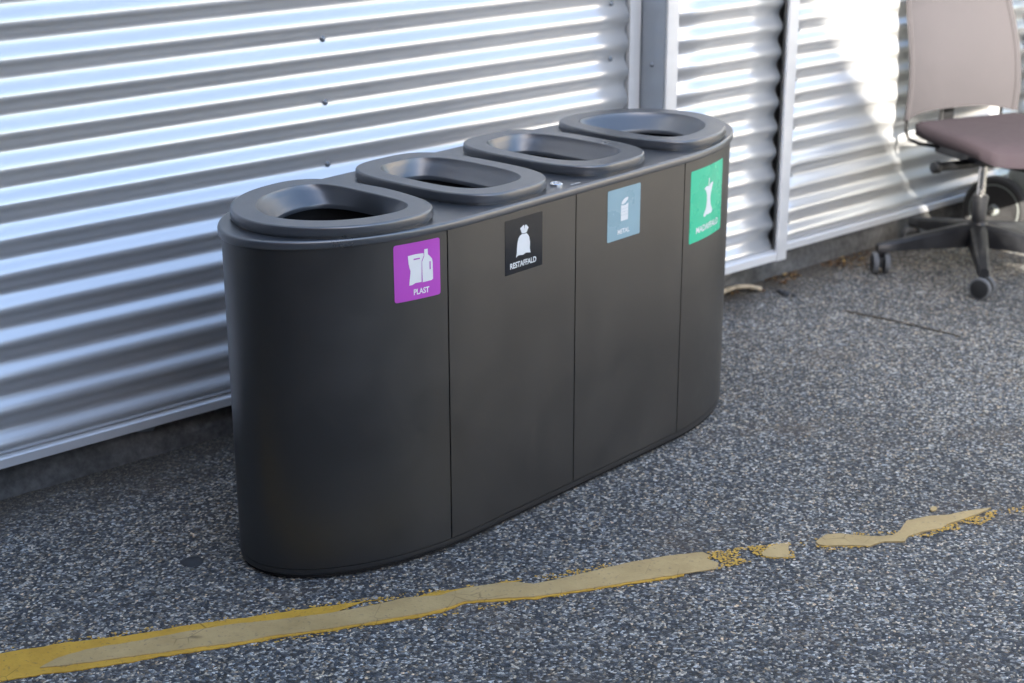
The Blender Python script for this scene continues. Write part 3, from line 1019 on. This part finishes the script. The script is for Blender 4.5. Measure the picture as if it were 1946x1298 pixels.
ye_top = [(-420, 1312), (0, 1243), (127, 1223), (253, 1208), (355, 1190), (440, 1179), (572, 1160), (660, 1149), (727, 1140), (740, 1146), (690, 1155), (620, 1168), (700, 1158), (790, 1138), (815, 1128), (900, 1117), (992, 1103), (960, 1112), (900, 1123)]
ye_bot = [(1300, 1096), (1213, 1109), (1103, 1126), (1014, 1140), (948, 1143), (882, 1149), (838, 1165), (793, 1174), (727, 1185), (617, 1202), (528, 1213), (440, 1229.5), (406, 1235), (304, 1250), (203, 1267), (101, 1281), (0, 1296), (-420, 1372)]
slab('yellow_coat', jitter(px_poly(ye_top + [(1000, 1120), (1200, 1085), (1300, 1070)] + ye_bot), 0.006, 0.0035, 1), 0.0004, 0.0022, M['yellow'], marking)
tan1 = [(76, 1272), (105, 1255), (160, 1238), (250, 1223), (355, 1203), (440, 1189.5), (528, 1180.6), (617, 1169.6), (705, 1154), (771, 1138.6), (838, 1134), (882, 1121), (948, 1111), (985, 1109), (1014, 1113), (1081, 1099), (1147, 1083), (1200, 1071), (1262, 1060), (1335, 1052), (1350, 1058), (1342, 1064), (1366, 1073), (1360, 1084), (1292, 1094),
        (1213, 1106), (1103, 1123.5), (1014, 1137), (948, 1140), (882, 1145.5), (838, 1161), (793, 1170), (727, 1181), (617, 1198.5), (528, 1209.6), (440, 1225), (406, 1229), (304, 1243), (203, 1257), (120, 1268)]
slab('tan_coat', jitter(px_poly(tan1), 0.006, 0.002, 2), 0.0023, 0.0040, M['tan'], marking)
lc = lambda pts: [(1400 + x / 3.564, 940 + y / 3.564) for x, y in pts]
tan2 = lc([(165, 405), (230, 360), (300, 340), (355, 345), (350, 380), (355, 435), (230, 432), (180, 425)])
slab('tan_coat', jitter(px_poly(tan2), 0.005, 0.002, 3), 0.0004, 0.0038, M['tan'], marking)
tan3 = lc([(535, 330), (600, 280), (700, 272), (830, 285), (960, 292), (1060, 285), (1110, 245), (1150, 185), (1300, 155), (1440, 145), (1550, 120), (1720, 97), (1690, 115), (1560, 165), (1420, 210), (1380, 240), (1280, 255), (1160, 290), (1140, 325), (1000, 325), (930, 345), (900, 358), (760, 352), (600, 355), (550, 345)])
slab('tan_coat', jitter(px_poly(tan3), 0.005, 0.002, 4), 0.0004, 0.0038, M['tan'], marking)
tan4 = lc([(1308, 108), (1322, 88), (1345, 85), (1357, 98), (1345, 116), (1322, 118)])
slab('tan_coat', jitter(px_poly(tan4), 0.004, 0.001, 5), 0.0004, 0.003, M['tan'], marking)
# loose flakes of yellow left on the chippings
def in_poly(p, P):
    c = False
    j = len(P) - 1
    for i in range(len(P)):
        if (P[i].y > p.y) != (P[j].y > p.y) and p.x < (P[j].x - P[i].x) * (p.y - P[i].y) / (P[j].y - P[i].y) + P[i].x:
            c = not c
        j = i
    return c
fl_regions = [([(1335, 1052), (1427, 1040), (1501, 1033), (1512, 1063), (1446, 1065), (1366, 1083)], 0.50), 
              (lc([(1160, 295), (1280, 262), (1420, 215), (1560, 170), (1700, 115), (1760, 118), (1740, 165), (1580, 245), (1420, 245), (1300, 290)]), 0.42),
              (lc([(1740, 110), (1946, 85), (1946, 130), (1760, 150)]), 0.10),
              (lc([(600, 285), (830, 262), (1060, 262), (1110, 235), (1090, 275), (960, 292), (830, 287)]), 0.30),
              (lc([(530, 355), (640, 350), (900, 360), (760, 372), (600, 385)]), 0.25),
              ([(560, 1158), (760, 1130), (1010, 1098), (1180, 1068), (1170, 1082), (1000, 1112), (780, 1142), (600, 1168)], 0.16),
              ([(440, 1228), (800, 1172), (1014, 1138), (1290, 1094), (1290, 1101), (1014, 1145), (800, 1180), (440, 1236)], 0.14),
              ([(0, 1236), (440, 1172), (560, 1156), (560, 1164), (440, 1182), (0, 1246)], 0.12),
              (lc([(380, 330), (560, 275), (600, 290), (540, 330), (400, 380)]), 0.05)]
fv, ff = [], []
rnd = random.Random(11)
for pts, cover in fl_regions:
    P = px_poly(pts)
    xs = [p.x for p in P]; ys = [p.y for p in P]
    area = (max(xs) - min(xs)) * (max(ys) - min(ys))
    n = int(area * cover * 2.6 / 2.0e-5)
    for _ in range(min(n, 16000)):
        c = Vector((rnd.uniform(min(xs), max(xs)), rnd.uniform(min(ys), max(ys))))
        if not in_poly(c, P): continue
        if noise.noise(Vector((c.x * 22, c.y * 22, 2.0))) < -0.12: continue
        r = rnd.uniform(0.0012, 0.0036); a = rnd.uniform(0, 6.28); k0 = len(fv)
        z = rnd.uniform(0.0024, 0.0034)
        for k in range(5):
            rr = r * rnd.uniform(0.6, 1.15)
            fv.append((c.x - 2.4 + rr * math.cos(a + k * 1.2566), c.y - 2.4 + rr * math.sin(a + k * 1.2566), z))
        ff.append((k0, k0 + 1, k0 + 2, k0 + 3, k0 + 4))
fl = pyobj('paint_flakes', fv, ff, M['flake'], marking)
fl['kind'] = 'stuff'

# ------------------------------------------------------------------ small things on the ground
# bleached stick by the plinth
tw = [ground_at(1352, 566, 0.012), ground_at(1378, 552, 0.020), ground_at(1400, 545, 0.024), ground_at(1425, 544, 0.024), ground_at(1446, 549, 0.013)]
twig = tube('dry_stick', tw, [0.010, 0.009, 0.0075, 0.007, 0.0085], M['twig'], None, 9)
tag(twig, 'short bleached curved stick lying by the concrete plinth', 'stick')
# black tar blob
c = ground_at(365, 1068)
bm = bmesh.new()
pts = []
for k in range(28):
    a = 2 * PI * k / 28
    r = 0.020 * (1 + 0.18 * noise.noise(Vector((math.cos(a) * 2, math.sin(a) * 2, 3))))
    pts.append((math.cos(a) * r, math.sin(a) * r))
rings = [[(x * s, y * s, z) for x, y in pts] for s, z in ((1.15, 0.0003), (1.0, 0.003), (0.6, 0.005))]
v, f = loft(rings, True, False, True)
bm.free()
tar = bmobj('tar_spot', bm_from(v, f), M['tar'], None, True)
tar.location = (c.x, c.y, 0)
tag(tar, 'round dark tar spot on the asphalt left of the recycling station', 'tar spot')
# soil-filled crack
cp = [ground_at(x, y).xy for x, y in ((1608, 592), (1640, 599), (1668, 604), (1700, 611), (1735, 618), (1775, 628), (1830, 641))]
cv, cf = [], []
dense = []
for i in range(len(cp) - 1):
    for k in range(12): dense.append(cp[i].lerp(cp[i + 1], k / 12))
for i, p in enumerate(dense):
    t = (dense[min(i + 1, len(dense) - 1)] - dense[max(i - 1, 0)]).normalized(); nr = Vector((-t.y, t.x))
    w = 0.004 + 0.004 * noise.noise(Vector((i * 0.35, 0, 0))) + 0.002
    wob = nr * 0.006 * noise.noise(Vector((i * 0.25, 5, 0)))
    cv += [(*(p + wob + nr * w), 0.0018), (*(p + wob - nr * w), 0.0018)]
cf = [(2 * i, 2 * i + 1, 2 * i + 3, 2 * i + 2) for i in range(len(dense) - 1)]
crack = pyobj('soil_seam', cv, cf, M['soil'], ground)
# leaf litter along the plinth and scattered bits
lv, lf = [], []
def leaf(x, y, s, z):
    a = rnd.uniform(0, 6.28); k0 = len(lv)
    cx, sx = math.cos(a), math.sin(a)
    cur = rnd.uniform(0.1, 0.7) * s
    for lx, ly, lz in ((-1, 0, 0), (-0.3, 0.42, cur), (0.5, 0.36, cur), (1.0, 0, 0.1 * s), (0.5, -0.36, cur * 0.6), (-0.3, -0.42, cur * 0.5)):
        lv.append((x + (lx * cx - ly * sx) * s, y + (lx * sx + ly * cx) * s, z + lz))
    lf.append((k0, k0 + 1, k0 + 2, k0 + 3)); lf.append((k0, k0 + 3, k0 + 4, k0 + 5))
for _ in range(1500):
    x = rnd.uniform(3.4, 5.6)
    edge = 3.262 if x > 3.92 else 3.255
    y = edge - abs(rnd.gauss(0, 0.055 if x > 3.9 else 0.03)) - 0.01
    if noise.noise(Vector((x * 5, y * 5, 1))) < -0.15: continue
    if x < 3.92 and rnd.random() < 0.75: continue
    leaf(x, y, rnd.uniform(0.003, 0.010), rnd.uniform(0.002, 0.007))
for _ in range(420):
    x = rnd.uniform(0.6, 5.4); y = rnd.uniform(1.0, 3.2)
    leaf(x, y, rnd.uniform(0.0022, 0.0050), 0.002)
litter = pyobj('leaf_litter', lv, lf, M['leaf'])
tag(litter, 'brown and yellow dry leaf fragments along the plinth and asphalt', 'leaf litter', kind='stuff')
# dark crumbs of soil near the stick
for k, (x, y, s, lb) in enumerate(((1482, 556, 0.010, 'medium dark tar crumb nearest the end of the dry stick'), (1492, 561, 0.014, 'largest of the dark tar crumbs past the dry stick'), (1508, 563, 0.008, 'smallest dark tar crumb farthest from the dry stick'))):
    p = ground_at(x, y)
    bm = bmesh.new()
    bmesh.ops.create_icosphere(bm, subdivisions=2, radius=s)
    for v_ in bm.verts:
        v_.co *= 1 + 0.35 * noise.noise(v_.co * 90 + Vector((k, 0, 0)))
        v_.co.z *= 0.6
    o = bmobj('tar_crumb', bm, M['tar'], None, True)
    o.location = (p.x, p.y, s * 0.45)
    tag(o, lb, 'tar crumb', 'tar crumbs near the stick')

# ------------------------------------------------------------------ gabled house across the yard (shades the scene)
E_AX = Vector((SUN_H.y, -SUN_H.x, 0))        # across the sunlight
Lb = 7.5
edge_pt = Vector((4.335, YW, 0.608))
gp = edge_pt - SUN_H * Lb
z0 = edge_pt.z + Lb * SUN_T
slope = 1.17
house = empty('gabled_house', (gp.x, gp.y, 0), math.atan2(E_AX.y, E_AX.x))
tag(house, 'dark brick gabled house across the yard from the metal wall', 'house')
# local x = across (E_AX); local y = along sunlight travel (towards the wall)
xr, xe = -3.0, 1.6
zr, ze = z0 - slope * xr, z0 - slope * xe
xl = 2 * xr - xe + 0.9
t_ = 0.25
prof = [(xl, 0.0), (xe - 0.3, 0.0), (xe - 0.3, ze + slope * 0.3 - t_), (xr, zr - t_), (xl + 0.3, zr + slope * (xl + 0.3 - xr) - t_), (xl + 0.3, 0.0)][1:]
rings = [[(x, y, z) for x, z in prof] for y in (-0.3, -12.0)]
v, f = loft(rings, True, True, True)
bmobj('wall', bm_from(v, f), M['render_wall'], house)
for a, b in (((xr, zr), (xe, ze)), ((xr, zr), (xl, zr + slope * (xl - xr)))):
    q = [(a[0], a[1]), (b[0], b[1]), (b[0], b[1] - t_ * 0.95), (a[0], a[1] - t_ * 0.95)]
    v, f = loft([[(x, y, z) for x, z in q] for y in (0.0, -12.3)], True, True, True)
    bmobj('roof', bm_from(v, f), M['roof'], house)

# ------------------------------------------------------------------ unseen buildings added behind and beside the photographer to shape the light
wing = empty('sky_block_wing', (-1.6, 0.0, 0.0))  # added out of view to hold back sky light on the left
tag(wing, 'unseen dark wing added to block sky light left of the metal wall', 'building')
box('wall', -1.8, 0.0, 1.5, 3.20, 0.0, 6.0, M['blockwall'], wing)
box('roof', -1.9, 0.2, 1.4, 3.215, 6.001, 6.15, M['roof'], wing, 0.01)
for k in range(2):
    y0_ = 1.6 + k * 0.8
    wnd = box('window', 0.001, 0.03, y0_, y0_ + 0.7, 1.2, 2.2, M['blackmetal'], wing)
hall = empty('bounce_hall', (13.5, -6.0, 0.0))  # pale reflector building, added to warm and brighten the station front
tag(hall, 'unseen pale hall added to bounce warm sunlight onto the recycling station', 'building')
box('wall', 0.0, 8.0, -9.0, 5.5, 0.0, 5.2, M['bouncewall'], hall)
box('roof', -0.3, 8.3, -9.3, 5.8, 5.201, 5.45, M['roof'], hall, 0.01)
for k in range(5):
    y0_ = -8.0 + k * 2.7
    box('window', -0.03, -0.001, y0_, y0_ + 1.3, 1.2, 2.6, M['blackmetal'], hall)

annex = empty('shade_annex', tuple(house.location), house.rotation_euler.z)  # added out of view to set how far shade reaches over the ground
tag(annex, 'unseen flat-roofed block added beside the gabled house to shade the ground', 'building')
box('wall', xe + 0.01, 10.0, -8.0, -0.25, 0.0, 2.15, M['render_wall'], annex)
box('roof', xe + 0.02, 10.3, -8.3, 0.0, 2.151, 2.32, M['roof'], annex, 0.01)
